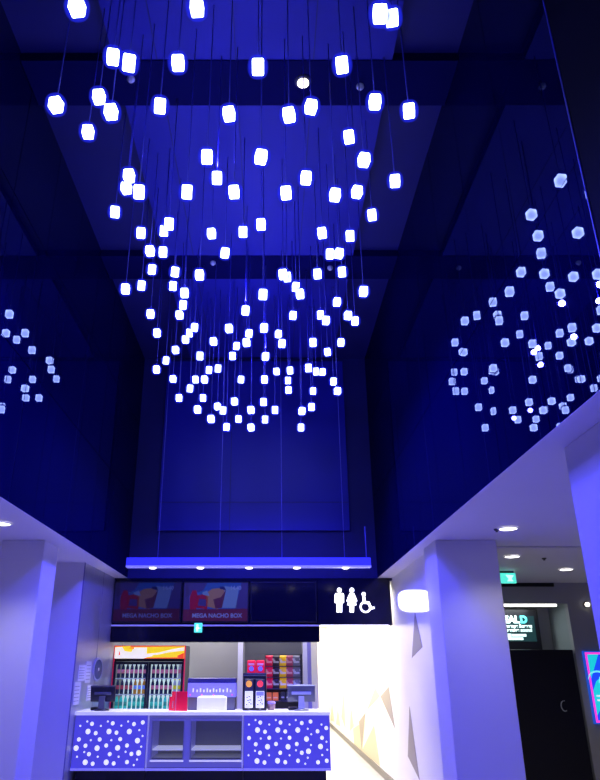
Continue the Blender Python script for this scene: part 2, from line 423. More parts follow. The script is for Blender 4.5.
# ------------------------------------------------------------------ pendant lamps
L = [ (77,7,18),(197,8,15),(380,14,17),(392,18,14),
 (113,57,13.5),(129,63,15),(178,63,13.5),(258,67,14),(342,65,14),(56,105,14.5),(99,97,12.5),(111,112,15),(160,106,13),(229,114,13),(289,115,13.5),(311,107,12.5),(375,102,13),(409,111,13),
 (88,132,12),(349,137,11),(207,157,13),(261,157,14),(364,160,13),(306,178,12),(395,181,11),(129,176,12),(126.5,188,11),(139,192,13),(217,178,11),(187,192,13),(234,192,12),(286,193,12.5),(335,195,12.5),(357,192,11),
 (115,212,9.7),(169,224,11),(164,231,9),(141,233,9.5),(211.5,233.5,9),(243,232,9.5),(261,224.5,10.5),(372,215,9.5),(322,233,10),(350,236,9.5),
 (150,251,9.5),(163,252,9),(225,253,9.5),(330,254,9),(339,253.5,9),(152,269.5,8.5),(175,272,9),(199.5,275,10),(283,274.5,10),(287,277,9),(317.5,274,9),(342,272,9),
 (125.5,289,10),(141.5,285.5,8.5),(173,286,8),(184.5,293,9.5),(263,294.5,11),(296,287,8.5),(300,294,9.5),(363.5,291.5,10),
 (183,305,9),(337,302,8.5),(245.5,310.5,10),(150.5,314,9),(179.5,315,8.5),(293,315.5,8.6),(320.5,315,8.6),(326,320.5,9.2),(348,315.5,9),(355,321,9.2),
 (157,333,9),(194.5,327.5,9),(189.5,333,8.4),(185.5,339.5,8.4),(229,328.5,9.8),(213.5,341.5,9),(236.5,346,8),(249,333.5,9),(246.5,342.5,10),(264,328,10.4),(278.5,334,8.4),(282,343.5,9.8),(313,342.5,10),(341,342.5,8.6),
 (175.5,350,8.4),(327.5,352,8.4),(166,360.5,8.2),(200,356,9.4),(232.5,356,8.6),(265.5,356.5,9.4),
 (156.5,369.5,8.6),(209,370,8),(218,368.5,8.4),(276.5,371.5,7.6),(290,370.5,8.2),(308.5,368,9.4),(316,371.5,8),(322.5,372,7.8),
 (173,379,7.6),(195.5,379.5,7.6),(204.5,379.5,8.2),(241,379.5,7.6),(264.5,379.5,9),(288,380.5,7.4),(333.5,381.5,8.2),(190,388.5,8.2),(288.5,390,8.2),(337.5,391,9),(313,391,8),
 (179,398,8),(203,398,8),(234.5,401.5,8.2),(263.5,402,8.6),(197.5,409.5,8.6),(217.5,406.5,7.8),(223,410.5,8.4),(251,410,8.6),(275,410,8.2),(302,411,8.6),(311.5,407,8.2),
 (211,419,8.6),(238.5,419,8.2),(265,419.5,8.2),(226.5,427,8.6),(251,427.5,8.6),(301,427.5,8.6)]
TT = [(-20,3.55),(10,3.75),(65,4.15),(110,4.45),(183,5.0),(215,5.75),(240,6.2),(292,6.75),(305,7.2),(320,7.6),(343,8.2),(372,8.75),(391,8.75),(411,8.55),(427,8.85),(440,8.9)]
WT = [(-20,16.5),(10,16),(65,14),(110,13.2),(180,11.8),(215,10),(250,9.3),(290,9.2),(340,9),(380,8.2),(430,8.4)]
def lerp(T, v):
    for (a, x), (b, y) in zip(T, T[1:]):
        if a <= v <= b: return x+(y-x)*(v-a)/(b-a)
    return T[-1][1]
ORD = ['', 'first','second','third','fourth','fifth','sixth','seventh','eighth','ninth','tenth','eleventh','twelfth','thirteenth','fourteenth','fifteenth','sixteenth','seventeenth','eighteenth','nineteenth','twentieth']
bands = [(-50, 45, 'level above the upper dark beam, at the photo top'), (45, 120, 'level with the upper dark ceiling beam'),
 (120, 170, 'in the row just below the upper dark beam'), (170, 203, 'in the row midway between the two dark beams'), (203, 246, 'in the row just above the farther dark beam'),
 (246, 281, 'level with the farther dark ceiling beam'), (281, 299, 'in the row just under the farther dark beam'), (299, 324, 'in the seventh row up from the bottom'),
 (324, 348, 'in the sixth row up from the bottom'), (348, 364, 'in the fifth row up from the bottom'), (364, 376, 'in the fourth row up from the bottom'), (376, 394, 'in the third row up from the bottom'),
 (394, 415, 'in the second row up from the bottom'), (415, 450, 'in the lowest row of the cluster')]
def lab(u, v):
    for a, b, s in bands:
        if a <= v < b:
            row = sorted([q for q in L if a <= q[1] < b])
            i = [k for k, q in enumerate(row) if q[0] == u and q[1] == v][0]+1
            return 'glowing cube pendant, %s from left %s' % (ORD[i], s)
W, H = .072, .080
proto = None
PLACED = []
for (u, v, w) in L:
    t = lerp(TT, v)*max(.86, min(1.12, (lerp(WT, v)/w)**.55))
    # keep them inside the atrium and below its ceiling
    for _ in range(40):
        c = at_t(u, v, t)
        if c.z < ZC-.35 and XL+.2 < c.x < XR-.15 and c.y < YB-.35: break
        t *= .985
    base = t; best = None
    for kk in range(60):
        tt = base*(1+(.006*((kk+1)//2))*(-1 if kk % 2 else 1))
        cc = at_t(u, v, tt)
        if not (cc.z < ZC-.35 and XL+.2 < cc.x < XR-.15 and cc.y < YB-.35): continue
        dm = min([math.hypot(cc.x-q.x, cc.y-q.y) for q in PLACED] or [9])
        if best is None or dm > best[0]+1e-6: best = (dm, cc)
        if dm > .145: break
    c = best[1]; PLACED.append(c)
    if proto is None:
        r = thing('pendant_lamp', lab(u, v), 'pendant lamp', (0,0,0), 'cube pendant lamps in the atrium'); proto = r
        MB().box(-W/2, W/2, -W/2, W/2, -H/2, H/2, 0, .010, 2).build('glass_cube', M_lamp, r)
        MB().box(-W*.92, W*.92, -W*.92, W*.92, -H*.90, H*.90, 0, .058, 5).build('frosted_halo', M_halo, r)  # bloom around the cube, modelled as a glowing shell
        MB().lathe([(.013, H/2), (.013, H/2+.022), (.005, H/2+.03)], (0,0,0), 10).build('cap', M_cable, r)
        cd = MB().tube((0,0,0), (0,0,1), .0042, seg=6).build('cord', M_cord, r)
        kids = list(r.children)
        for k in kids:
            if k.name.startswith('frosted'):
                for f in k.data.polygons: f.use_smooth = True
    else:
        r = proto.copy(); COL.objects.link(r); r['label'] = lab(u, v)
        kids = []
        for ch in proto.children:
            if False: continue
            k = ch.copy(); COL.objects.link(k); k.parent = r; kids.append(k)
    r.location = c; r['_loc'] = tuple(c); r.rotation_euler = (0, 0, random.uniform(-.25, .25))
    for k in kids:
        if k.name.startswith('cord'):
            k.location = (0, 0, H/2+.028); k.scale = (1, 1, ZC-.02-(c.z+H/2+.028))

# blue light given off inside the cluster
def point(x, y, z, e, col, rad=.12, name='cluster_glow'):
    l = bpy.data.lights.new(name, 'POINT'); l.energy = e; l.color = col; l.shadow_soft_size = rad
    o = bpy.data.objects.new(name, l); COL.objects.link(o); o.location = (x, y, z); return o
BLUE = (.10,.09,1)
for (x, y, z) in ((-.3, 4.4, 4.9), (-.2, 5.8, 5.1), (-.3, 7.4, 5.0)):
    q = min(PLACED, key=lambda p: (p-Vector((x, y, z))).length)
    point(q.x, q.y, q.z+.11, 42, BLUE, .03)
rl = random.Random(3)
for (y0, y1, n_, e) in ((2.9, 4.4, 4, 100), (4.6, 6.4, 4, 165), (6.8, 8.4, 5, 110)):
    for k in range(n_):
        w_ = Vector((rl.uniform(-.9, .45), y0+(y1-y0)*(k+.5)/n_, rl.uniform(4.5, 5.2)))
        q = min(PLACED, key=lambda p: (p-w_).length)
        l = bpy.data.lights.new('cluster_downlight', 'SPOT'); l.energy = e; l.color = (.055,.05,1); l.spot_size = math.radians(150); l.spot_blend = .5; l.shadow_soft_size = .03
        o = bpy.data.objects.new('cluster_downlight', l); COL.objects.link(o); o.location = (q.x, q.y, q.z-.11)

# ------------------------------------------------------------------ suspended light bar
YL = 9.0
a = at_y(126, 563, YL); b = at_y(371, 563, YL)
z0, z1 = at_y(200, 567, YL).z, at_y(200, 557.5, YL).z
t = thing('light_bar', 'long blue suspended light bar hanging above the snack counter', 'pendant light', ((a.x+b.x)/2, YL, z0))
MB().box(a.x, b.x, YL, YL+.12, z0+.02, z1, 0, .004, 1).build('housing', M_bar, t)
MB().box(a.x, b.x, YL-.004, YL+.124, z0, z0+.02, 0).build('lip', M_barlip, t)
for u in (152, 200, 249, 297, 346):
    q = at_y(u, 568, YL)
    m = MB(); m.lathe([(.045, 0), (.045, -.010), (.035, -.015)], (q.x, YL+.055, z0), 16)
    m.build('bulb', M_bulb, t)
    l = bpy.data.lights.new('bar_lamp', 'SPOT'); l.energy = 75; l.color = (1,.96,.85); l.spot_size = math.radians(75); l.spot_blend = .6; l.shadow_soft_size = .03
    o = bpy.data.objects.new('bar_lamp', l); COL.objects.link(o); o.location = (q.x, YL+.055, z0-.03); o.rotation_euler = (math.radians(6), 0, 0)
for u in (157, 219, 282, 345):
    q = at_y(u, 556, YL)
    MB().tube((q.x, YL+.06, z1), (q.x, YL+.06, ZC-.02), .004, seg=6).build('cable', M_cable, t)
q = at_y(367, 556, YL)
MB().tube((q.x, YL+.06, z1), (q.x, YL+.06, z1+.42), .006, seg=6).build('stem', M_cable, t)

# ------------------------------------------------------------------ menu header
YH = 10.26
HZ0, HZ1, HZ2 = at_y(200, 578, YH).z, at_y(200, 625.3, YH).z, at_y(200, 642, YH).z
struct('trim_%d' % n, MB().box(-2.300, 1.78, YH+.03, YB+.25, HZ1, HZ0), M_header); n += 1
struct('trim_%d' % n, MB().box(-2.300, .715, YH+.02, YB+.24, HZ2, HZ1-.01), M_fascia); n += 1
tag(MB().box(-2.300, .71, YH-.01, YH+.018, HZ1-.012, HZ1+.008).build('edge_strip', M_strip), 'thin lavender lit strip running under the menu screens', 'strip light')
def screen(u0, u1, lb, pic, dim):
    x0, x1 = at_y(u0, 600, YH).x, at_y(u1, 600, YH).x
    zb, zt = at_y(200, 622.5, YH).z, at_y(200, 581.5, YH).z
    t = thing('menu_screen', lb, 'menu screen', ((x0+x1)/2, YH, zb), 'menu screens over the counter')
    MB().box(x0+.005, x1-.005, YH, YH+.03, zb, zt, 0, .006, 1).build('frame', M_black, t)
    wd, ht = x1-x0, zt-zb
    X = lambda f: x0+.02+f*(wd-.04)
    Z = lambda f: zb+.02+f*(ht-.04)
    if not pic:
        MB().box(X(0), X(1), YH-.003, YH, Z(0), Z(1)).build('display', M_header, t); return
    k = .2 if dim else .55
    def em(nm, c, s=.8):
        return mat(nm+('_dim' if dim else ''), tuple(x*.08 for x in srgb(*c)), .3, emit=srgb(*c), estr=s*k)
    bg = em('menu_blue', (38,72,180)); lav = em('menu_violet', (54,48,140)); rd = em('menu_maroon', (82,30,84)); cup = em('menu_cup', (125,18,74)); pale = em('menu_pale', (90,115,200))
    chip = em('menu_chip', (128,98,112)); dkb = em('menu_boxdark', (75,35,85)); txt = em('menu_text', (110,125,225)); nav = em('menu_navy', (28,30,110))
    m = MB()
    y = YH-.002
    def q(pts, mi, d): m.slab([(X(a), y-d*.001, Z(c)) for a, c in pts], (0, -.001, 0), mi)
    q([(0,0),(1,0),(1,1),(0,1)], 0, 0)
    q([(0,.30),(.10,.30),(.06,1),(0,1)], 1, 1); q([(.80,.30),(1,.3),(1,1),(.90,1)], 1, 1); q([(.02,.62),(.3,.8),(.36,1),(.02,1)], 1, 1)
    q([(.60,.34),(.82,.34),(.86,.86),(.62,.92)], 4, 1)
    q([(0,0),(1,0),(1,.32),(0,.30)], 2, 2)
    q([(.10,.30),(.20,.30),(.22,.62),(.19,.80),(.13,.80),(.09,.62)], 3, 3)      # drink cup
    q([(.20,.34),(.37,.30),(.38,.62),(.30,.70),(.20,.66)], 3, 3)               # tub
    q([(.22,.40),(.35,.38),(.35,.56),(.24,.58)], 1, 4)
    q([(.28,.74),(.36,.80),(.40,.66),(.30,.68)], 4, 4)
    q([(.36,.38),(.54,.30),(.64,.80),(.56,.86),(.44,.84),(.34,.72)], 5, 3)      # nacho chips
    q([(.50,.32),(.60,.34),(.66,.82),(.58,.62),(.46,.56)], 6, 4)               # box
    q([(.56,.84),(.66,.80),(.63,.90),(.56,.90)], 8, 5)
    m.build('display', [bg, lav, rd, cup, pale, chip, dkb, txt, nav], t)
    text_mesh('MEGA NACHO BOX', .080, (X(.14), YH-.012, Z(.09)), txt, 'lettering', t, bold=.002)
    text_mesh('14.40', .075, (X(.72), YH-.012, Z(.82)), txt, 'price', t, bold=.002)
screen(113, 181.5, 'dim menu screen on the far left showing a nacho box', True, True)
screen(182.5, 249, 'brighter menu screen, second from left, showing a nacho box', True, False)
screen(250, 317, 'dark switched-off menu screen beside the restroom sign', False, False)
# small green reflection at the strip, built as a glowing plate
p0, p1 = at_y(194.5, 623, YH-.02), at_y(202, 632.5, YH-.02)
t = thing('green_reflection', 'tiny green reflection at the strip below the menu screens', 'sign', (p0.x, YH-.03, p1.z))
MB().box(p0.x, p1.x, YH-.035, YH-.012, p1.z, p0.z, 0, .003, 1).build('panel', M_green, t)
m = MB(); zc = (p0.z+p1.z)/2; m.box(p0.x+.02, p1.x-.02, YH-.037, YH-.035, zc-.012, zc+.0); m.box(p0.x+.03, p0.x+.06, YH-.037, YH-.035, zc-.05, zc+.045)
m.build('mark', M_white_t, t)

# restroom sign
x0, x1 = at_y(318, 600, YH).x, at_y(388, 600, YH).x
t = thing('restroom_sign', 'black panel with glowing man, woman and wheelchair pictograms', 'sign', ((x0+x1)/2, YH, 2.16))
MB().box(x0, x1, YH, YH+.028, HZ1+.006, HZ0-.005, 0, .004, 1).build('panel', M_header, t)
MB().box(x0+.02, x1-.01, YH-.01, YH+.028, HZ1-.012, HZ1+.004).build('lit_edge', M_led, t)
def pic(f, nm):
    m = MB(); f(m); m.build(nm, M_icon, t)
sc = at_y(1, 600, YH).x-at_y(0, 600, YH).x
def Pp(u, v): return at_y(u, v, YH-.004)
def fig(m, uc, dress):
    h = Pp(uc, 590.2); m.disc_y(h.x, YH-.004, h.z, 2.3*sc, 0, 16, .01)
    if dress: pts = [(-2.2,593.2),(2.2,593.2),(5.4,601),(4.2,602),(2.6,598.6),(4.6,605.2),(2.2,605.2),(2.0,612.4),(.35,612.4),(.3,605.8),(-.3,605.8),(-.35,612.4),(-2.0,612.4),(-2.2,605.2),(-4.6,605.2),(-2.6,598.6),(-4.2,602),(-5.4,601)]
    else: pts = [(-3.4,593.2),(3.4,593.2),(4.6,594.6),(4.6,603),(3.1,603),(2.9,597.5),(2.7,612.4),(.4,612.4),(.3,603.6),(-.3,603.6),(-.4,612.4),(-2.7,612.4),(-2.9,597.5),(-3.1,603),(-4.6,603),(-4.6,594.6)]
    m.slab([Pp(uc+a, b) for a, b in pts], (0, -.01, 0))
pic(lambda m: fig(m, 339.3, False), 'man_pictogram')
pic(lambda m: fig(m, 351.8, True), 'woman_pictogram')
def wheel(m):
    h = Pp(363.6, 594.2); m.disc_y(h.x, YH-.004, h.z, 2.0*sc, 0, 16, .01)
    m.slab([Pp(*p) for p in ((362.3,596.5),(365,596.5),(365.6,601.3),(369.2,601.6),(371.6,607.2),(374.2,606.6),(374.6,608.6),(370.4,609.6),(367.8,604),(363.2,603.6))], (0, -.01, 0))
    c = Pp(365.4, 607); R0, R1 = 4.0*sc, 5.6*sc
    for k in range(18):
        a0, a1 = math.radians(110+k*15), math.radians(110+(k+1)*15)
        m.slab([(c.x+r*math.cos(a), YH-.004, c.z+r*math.sin(a)) for r, a in ((R0,a0),(R1,a0),(R1,a1),(R0,a1))], (0,-.01,0))
pic(wheel, 'wheelchair_pictogram')

# blown-out glow at the corridor wall, built as an added oval glowing body
def oval(r_y, r_z, e=2.7, N=28):
    P = []
    for k in range(N):
        a = k*2*math.pi/N; c, s_ = math.cos(a), math.sin(a)
        P.append((math.copysign(abs(c)**(2/e), c)*r_y, math.copysign(abs(s_)**(2/e), s_)*r_z))
    return P
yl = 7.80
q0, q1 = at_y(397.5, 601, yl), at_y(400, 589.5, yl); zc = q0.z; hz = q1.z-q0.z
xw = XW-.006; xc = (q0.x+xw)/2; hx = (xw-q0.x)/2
t = thing('wall_glow', 'oval white glow on the corridor wall beside the restroom sign', 'wall glow', (xw, yl, zc))
m = MB(); m.slab([(xc+a, yl, zc+b) for a, b in oval(hx, hz, 3.2)], (0, .05, 0)); m.build('housing', M_trimring, t)  # added backing of the glow
m = MB(); m.slab([(xc+a, yl-.001, zc+b) for a, b in oval(hx*.97, hz*.95, 3.2)], (0, -.02, 0)); m.build('glow_face', mat('wall_glow_white', (1,1,1), .4, emit=(1,.98,.93), estr=1.5), t)
MB().box(XW-.05, XW, yl+.005, yl+.04, zc-.03, zc+.03).build('bracket', M_trimring, t)  # added support for the glow

# ------------------------------------------------------------------ stall back wall
YK = 11.5
m = MB(); m.box(XK, .63, YK, YK+.1, 0, ZS, 0)
struct('wall_stall_back', m, mat('stall_grey', (.34,.33,.36), .5, noise=.1, nscale=1.2))
m = MB(); m.box(-.40, .50, YK-.02, YK, .2, 2.2)
struct('trim_%d' % n, m, mat('recess_slate', (.10,.10,.13), .35, noise=.25, nscale=1)); n += 1
M_post = mat('lavender_post', (.62,.60,.82), .35, emit=(.5,.48,.9), estr=.12)
for (u0, u1) in ((237.5, 242.5), (303.5, 307.5)):
    x0, x1 = at_y(u0, 680, 11.35).x, at_y(u1, 680, 11.35).x
    struct('trim_%d' % n, MB().box(x0, x1, 11.33, YK, 0, 2.3), M_post); n += 1
x0, x1 = at_y(308, 680, 11.25).x, at_y(318, 680, 11.25).x
struct('trim_%d' % n, MB().box(x0, x1, 11.22, YK, 0, 2.3), mat('blue_lit_end_panel', (.22,.20,.62), .4, emit=(.2,.2,.8), estr=.12)); n += 1  # blue light falling on the panel is put into its colour and glow

# ------------------------------------------------------------------ snack counter
YC = 8.95
xs = [at_y(u, 740, YC).x for u in (70.5, 146.3, 243.5, 330.5)]
xs[0] = max(xs[0], -2.342)
ZB, ZT1, ZT2 = .50, 1.085, 1.125
def dot_cabinet(x0, x1, dots, lb, pw, pu, pv):
    t = thing('dotted_cabinet', lb, 'counter cabinet', ((x0+x1)/2, YC+.3, 0), 'dotted counter fronts')
    MB().box(x0+.002, x1-.002, YC+.02, YC+.58, ZB+.03, ZT1-.001, 0).build('carcass', M_case, t)
    m = MB(); m.box(x0+.004, x1-.004, YC, YC+.019, ZB+.025, ZT1-.004, 0, .003, 1)
    for (cx, cy, r) in dots:
        p = at_y(pu(cx), pv(cy), YC-.001)
        if x0+.008 < p.x-r*pw and p.x+r*pw < x1-.006: m.disc_y(p.x, YC, p.z, r*pw*.84, 1, 14, .003)
    m.build('front_panel', [M_blue_panel, M_dot], t)
    MB().box(x0+.002, x1-.002, YC-.012, YC+.02, ZB, ZB+.024).build('bottom_rail', M_strip, t)
    MB().box(x0+(.03 if x0 < -2 else -.003), x1-(.05 if x1 > .5 else .003), YC+.14, YC+.56, 0, ZB+.028).build('plinth', M_plinth, t)
RB = [(270,120),(351,120),(431,120),(466,156),(310,187),(392,187),(474,205),(268,244),(350,243),(522,186)]
RM = [(281,90),(362,90),(447,92),(482,86),(300,127),(381,126),(510,125),(528,151),(545,112),(236,152),(317,151),(398,151),(263,177),(344,176),(427,176),(280,211),(361,211),(447,211),(298,250),(381,249),(432,243),(512,249),(547,243)]
RS = [(262,80),(343,80),(423,80),(236,98),(317,98),(398,98),(471,115),(526,98),(485,137),(283,154),(364,154),(546,167),(484,180),(260,203),(424,201),(234,221),(316,221),(398,221),(471,231),(529,220),(549,199),(461,255)]
LB = [(120,135),(210,135),(297,135),(69,206),(159,206),(247,205),(332,174),(337,227),(108,267),(198,267)]
LM = [(137,102),(226,100),(317,103),(355,96),(153,142),(242,140),(65,142),(81,169),(170,169),(258,168),(109,196),(198,195),(287,195),(124,232),(213,232),(306,231),(140,273),(230,272),(287,266),(50,274)]
LS = [(117,92),(205,92),(292,92),(87,111),(175,111),(263,110),(340,129),(354,154),(132,172),(220,172),(348,200),(104,223),(281,222),(73,243),(162,243),(251,243),(330,255),(316,279)]
px = at_y(1, 740, YC).x-at_y(0, 740, YC).x
dot_cabinet(xs[2], xs[3], [(a,b,11.5) for a,b in RB]+[(a,b,8.8) for a,b in RM]+[(a,b,4.4) for a,b in RS], 'blue lit counter front with white dots, under the slush machine and right till', px/4, lambda c: 190+c/4, lambda c: 700+c/4)
dot_cabinet(xs[0], xs[1], [(a,b,12.5) for a,b in LB]+[(a,b,9.5) for a,b in LM]+[(a,b,4.7) for a,b in LS], 'blue lit counter front with white dots, under the left till', px/4.286, lambda c: 60+c/4.286, lambda c: 700+c/4.286)
# middle showcase
t = thing('display_case', 'blue steel glass-fronted display case between the two dotted counter fronts', 'display case', ((xs[1]+xs[2])/2, YC+.3, 0))
x0, x1 = xs[1]+.004, xs[2]-.004
m = MB()
zL, zH = at_y(200, 757, YC).z, at_y(200, 723, YC).z
m.box(x0+.002, x1-.002, YC+.02, YC+.58, ZB+.03, zL-.03); m.box(x0+.002, x1-.002, YC+.02, YC+.58, zH+.02, ZT1-.001)
m.box(x0+.002, x1-.002, YC+.55, YC+.58, zL-.03, zH+.02)
vx0, vx1 = at_y(183, 740, YC).x, at_y(191, 740, YC).x
m.box(x0+.002, at_y(152, 740, YC).x, YC+.02, YC+.55, zL-.03, zH+.02); m.box(vx0, vx1, YC+.02, YC+.55, zL-.03, zH+.02); m.box(at_y(241, 740, YC).x, x1-.002, YC+.02, YC+.55, zL-.03, zH+.02)
m.build('case_body', M_case, t)
for (u0, u1) in ((152, 183), (191, 241)):
    a0, a1 = at_y(u0, 740, YC).x, at_y(u1, 740, YC).x
    MB().box(a0+.003, a1-.003, YC+.52, YC+.548, zL-.028, zH+.018).build('back_lining', M_case_in, t)
    MB().box(a0+.003, a1-.003, YC+.03, YC+.5, zL-.028, zL-.012).build('case_floor', M_case_in, t)
    zs_ = at_y(200, 749.5, YC+.06).z
    MB().box(a0+.003, a1-.003, YC+.06, YC+.5, zs_-.010, zs_+.004).build('shelf', M_shelf_lit, t)
    MB().box(a0-.01, a1+.01, YC+.006, YC+.014, zL-.03, zH+.02).build('glass_pane', M_pane, t)
    MB().box(a0-.012, a1+.012, YC-.002, YC+.018, zL-.05, zL-.032).build('ledge', M_shelf_lit, t)
    MB().box(a0-.012, a1+.012, YC-.002, YC+.018, zH+.022, zH+.034).build('top_rail', M_case, t)
for xx in (x0, x1-.016): MB().box(xx, xx+.016, YC-.006, YC+.02, ZB+.03, ZT1-.002).build('edge_trim', M_alu, t)
MB().box(x0, x1, YC-.012, YC+.02, ZB, ZB+.024).build('bottom_rail', M_strip, t)
MB().box(x0+(.03 if x0 < -2 else -.003), x1-(.05 if x1 > .5 else .003), YC+.14, YC+.56, 0, ZB+.028).build('plinth', M_plinth, t)
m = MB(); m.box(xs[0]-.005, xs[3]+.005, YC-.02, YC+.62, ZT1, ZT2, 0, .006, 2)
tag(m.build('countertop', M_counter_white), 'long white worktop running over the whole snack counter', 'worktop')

# ------------------------------------------------------------------ things on the counter
def till(u0, u1, vt, y, lb, mb, ms, dark):
    x0, x1 = at_y(u0, 698, y).x, at_y(u1, 698, y).x; xc = (x0+x1)/2
    zt = at_y(u0, vt, y).z
    t = thing('till', lb, 'cash register', (xc, y, ZT2))
    m = MB(); m.lathe([(.095,0),(.095,.012),(.05,.022),(.03,.03)], (xc, y-.03, ZT2), 20); m.build('base', mb, t)
    m = MB(); m.slab([(xc-.04, y-.075, ZT2+.02), (xc+.04, y-.075, ZT2+.02), (xc+.034, y-.080, ZT2+.165), (xc-.034, y-.080, ZT2+.165)], (0, .03, 0)); m.box(xc-.034, xc+.034, y-.06, y-.01, ZT2+.14, ZT2+.165); m.build('stand', ms, t)
    b = bmesh.new(); mm = MB(); mm.box(x0, x1, -.018, .018, 0, zt-ZT2-.095, 0, .008, 2)
    R = Matrix.Translation((0, y, ZT2+.10)) @ Matrix.Rotation(math.radians(14), 4, 'X')
    for v in mm.bm.verts: v.co = R @ v.co
    mm.build('screen_back', mb, t)
    mm = MB(); mm.box(x0+.05, x1-.05, -.034, -.016, (zt-ZT2)*.30, (zt-ZT2)*.42, 0, .004, 1)
    for v in mm.bm.verts: v.co = R @ v.co
    mm.build('rear_label', ms, t)
    mm = MB(); mm.box(x0-.002, x1+.002, -.021, .0, zt-ZT2-.109, zt-ZT2-.095, 0, .003, 1)
    for v in mm.bm.verts: v.co = R @ v.co
    mm.build('top_edge', M_lgrey if not dark else M_dgrey, t)
    m = MB(); m.box(x0+.01, xc-.05, y-.02, y+.16, ZT2, ZT2+.035, 0, .006, 1); m.build('card_reader', M_black, t)
till(91, 115.5, 685.5, 9.2, 'dark till screen seen from behind on the left end of the white worktop', M_black, M_mgrey, True)
till(287.5, 315, 684.5, 9.2, 'grey till screen seen from behind on the right end of the white worktop', M_mgrey, M_lgrey, False)
# red leaflet stand
y = 9.08
x0, x1, xm = at_y(168.5, 700, y).x, at_y(187.6, 700, y).x, at_y(176, 700, y).x
zt = at_y(170, 691.5, y).z
t = thing('leaflet_stand', 'folded bright red card stand on the white worktop beside the cooler', 'leaflet stand', ((x0+x1)/2, y, ZT2))
m = MB(); m.slab([(xm, y, ZT2), (x1, y-.02, ZT2), (x1, y-.02, zt), (xm, y, zt)], (0, .012, 0)); m.build('front_flap', M_red, t)
m = MB(); m.slab([(x0, y+.07, ZT2), (xm, y, ZT2), (xm, y, zt), (x0+.03, y+.07, zt), (x0+.03, y+.07, zt-.06), (x0, y+.07, zt-.06)], (0, .012, 0)); m.build('side_flap', M_red, t)
m = MB(); m.box(xm-.004, xm+.004, y-.006, y, ZT2, zt); m.box(x0+.045, x0+.06, y+.02, y+.028, ZT2+.03, ZT2+.11); m.build('fold_edge', M_redfold, t)
# warmer with blue lit sign
y = 9.22
x0, x1 = at_y(187.5, 690, y).x, at_y(236, 690, y).x
zt, zm, zb = at_y(200, 678, y).z, at_y(200, 683, y).z, at_y(200, 697, y).z
t = thing('food_warmer', 'grey counter warmer with a blue lit sign band on top', 'food warmer', ((x0+x1)/2, y, ZT2))
MB().box(x0+.01, x1-.01, y+.03, y+.30, ZT2, zb, 0, .006, 1).build('body', mat('warmer_grey', (.13,.13,.16), .4), t)
MB().box(x0, x1, y, y+.32, zm, zt, 0, .006, 1).build('hood', mat('hood_navy', (.03,.03,.14), .35), t)
m = MB(); m.box(x0+.004, x1-.004, y-.004, y+.31, zb, zm, 0)
for k, f in enumerate((.06, .30, .54, .92)): m.disc_y(x0+(x1-x0)*f, y-.004, zb+.025, .011, 1, 10, .002)
for k, f in enumerate((.12, .2, .27, .34, .41, .47, .54, .60, .67, .74, .82, .89)):
    h = .03 if k % 2 else .045
    m.box(x0+(x1-x0)*f-.009, x0+(x1-x0)*f+.008, y-.006, y-.004, zb+.055, zb+.055+h, 2)
m.build('lit_sign', [mat('sign_lavender', (.2,.2,.8), .4, emit=(.12,.10,.75), estr=.9), mat('sign_rose', (.6,.1,.5), .4, emit=(.65,.1,.5), estr=.8), mat('sign_marks', (.7,.7,.9), .4, emit=(.5,.5,.95), estr=.9)], t)
# white napkin box
y = 9.0
x0, x1 = at_y(197, 704, y).x, at_y(226, 704, y).x; zt = at_y(210, 696.8, y).z
t = thing('napkin_box', 'white box on the worktop in front of the grey warmer', 'box', ((x0+x1)/2, y, ZT2))
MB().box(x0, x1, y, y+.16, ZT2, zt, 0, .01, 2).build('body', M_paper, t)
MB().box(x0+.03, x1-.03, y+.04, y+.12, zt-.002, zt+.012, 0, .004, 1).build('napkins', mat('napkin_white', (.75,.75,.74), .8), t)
# slush machine
y = 9.15
x0, x1 = at_y(242.8, 690, y).x, at_y(266.5, 690, y).x; zt = at_y(250, 673, y).z
t = thing('slush_machine', 'black twin drink dispenser with orange and red round badges on the worktop', 'drink dispenser', ((x0+x1)/2, y, ZT2))
m = MB(); m.box(x0, x1, y, y+.38, ZT2, zt, 0, .008, 2); m.build('body', M_black, t)
MB().box(x0+.004, x1-.004, y-.008, y+.01, zt-.035, zt-.02, 0).build('top_trim', M_mgrey, t)
wd = x1-x0
for k, cm in enumerate((mat('badge_orange', (.8,.35,.04), .4, emit=(.8,.33,.04), estr=.7), mat('badge_red', (.8,.05,.06), .4, emit=(.8,.05,.06), estr=.7))):
    xa, xb = x0+wd*(.08+.46*k), x0+wd*(.44+.48*k); xc = (xa+xb)/2
    m = MB(); m.box(xa, xb, y-.008, y+.005, zt-.21, zt-.07, 0, .003, 1); p = m.build('door_panel', M_dgrey, t)
    MB().disc_y(xc, y-.008, zt-.125, .038, 0, 20, .004).build('badge', cm, p)
    m = MB(); m.box(xa+.004, xb-.004, y-.008, y+.005, ZT2+.03, zt-.205, 0, .003, 1)
    for (fx, fz) in ((.25,.2),(.55,.35),(.75,.25),(.4,.5),(.65,.55),(.3,.75),(.55,.8)):
        m.box(xa+fx*(xb-xa)-.010, xa+fx*(xb-xa)+.010, y-.0095, y-.008, ZT2+.03+fz*.15, ZT2+.045+fz*.15, 1)
    if k: m.box(xa+.01, xb-.01, y-.0095, y-.008, zt-.26, zt-.215, 2)
    m.build('label_card', [M_paper, M_ink, mat('card_lilac', (.4,.4,.6), .5)], t)
    MB().tube((xc, y-.02, ZT2+.03), (xc, y-.02, ZT2+.012), .012, seg=8).build('nozzle', M_mgrey, t)
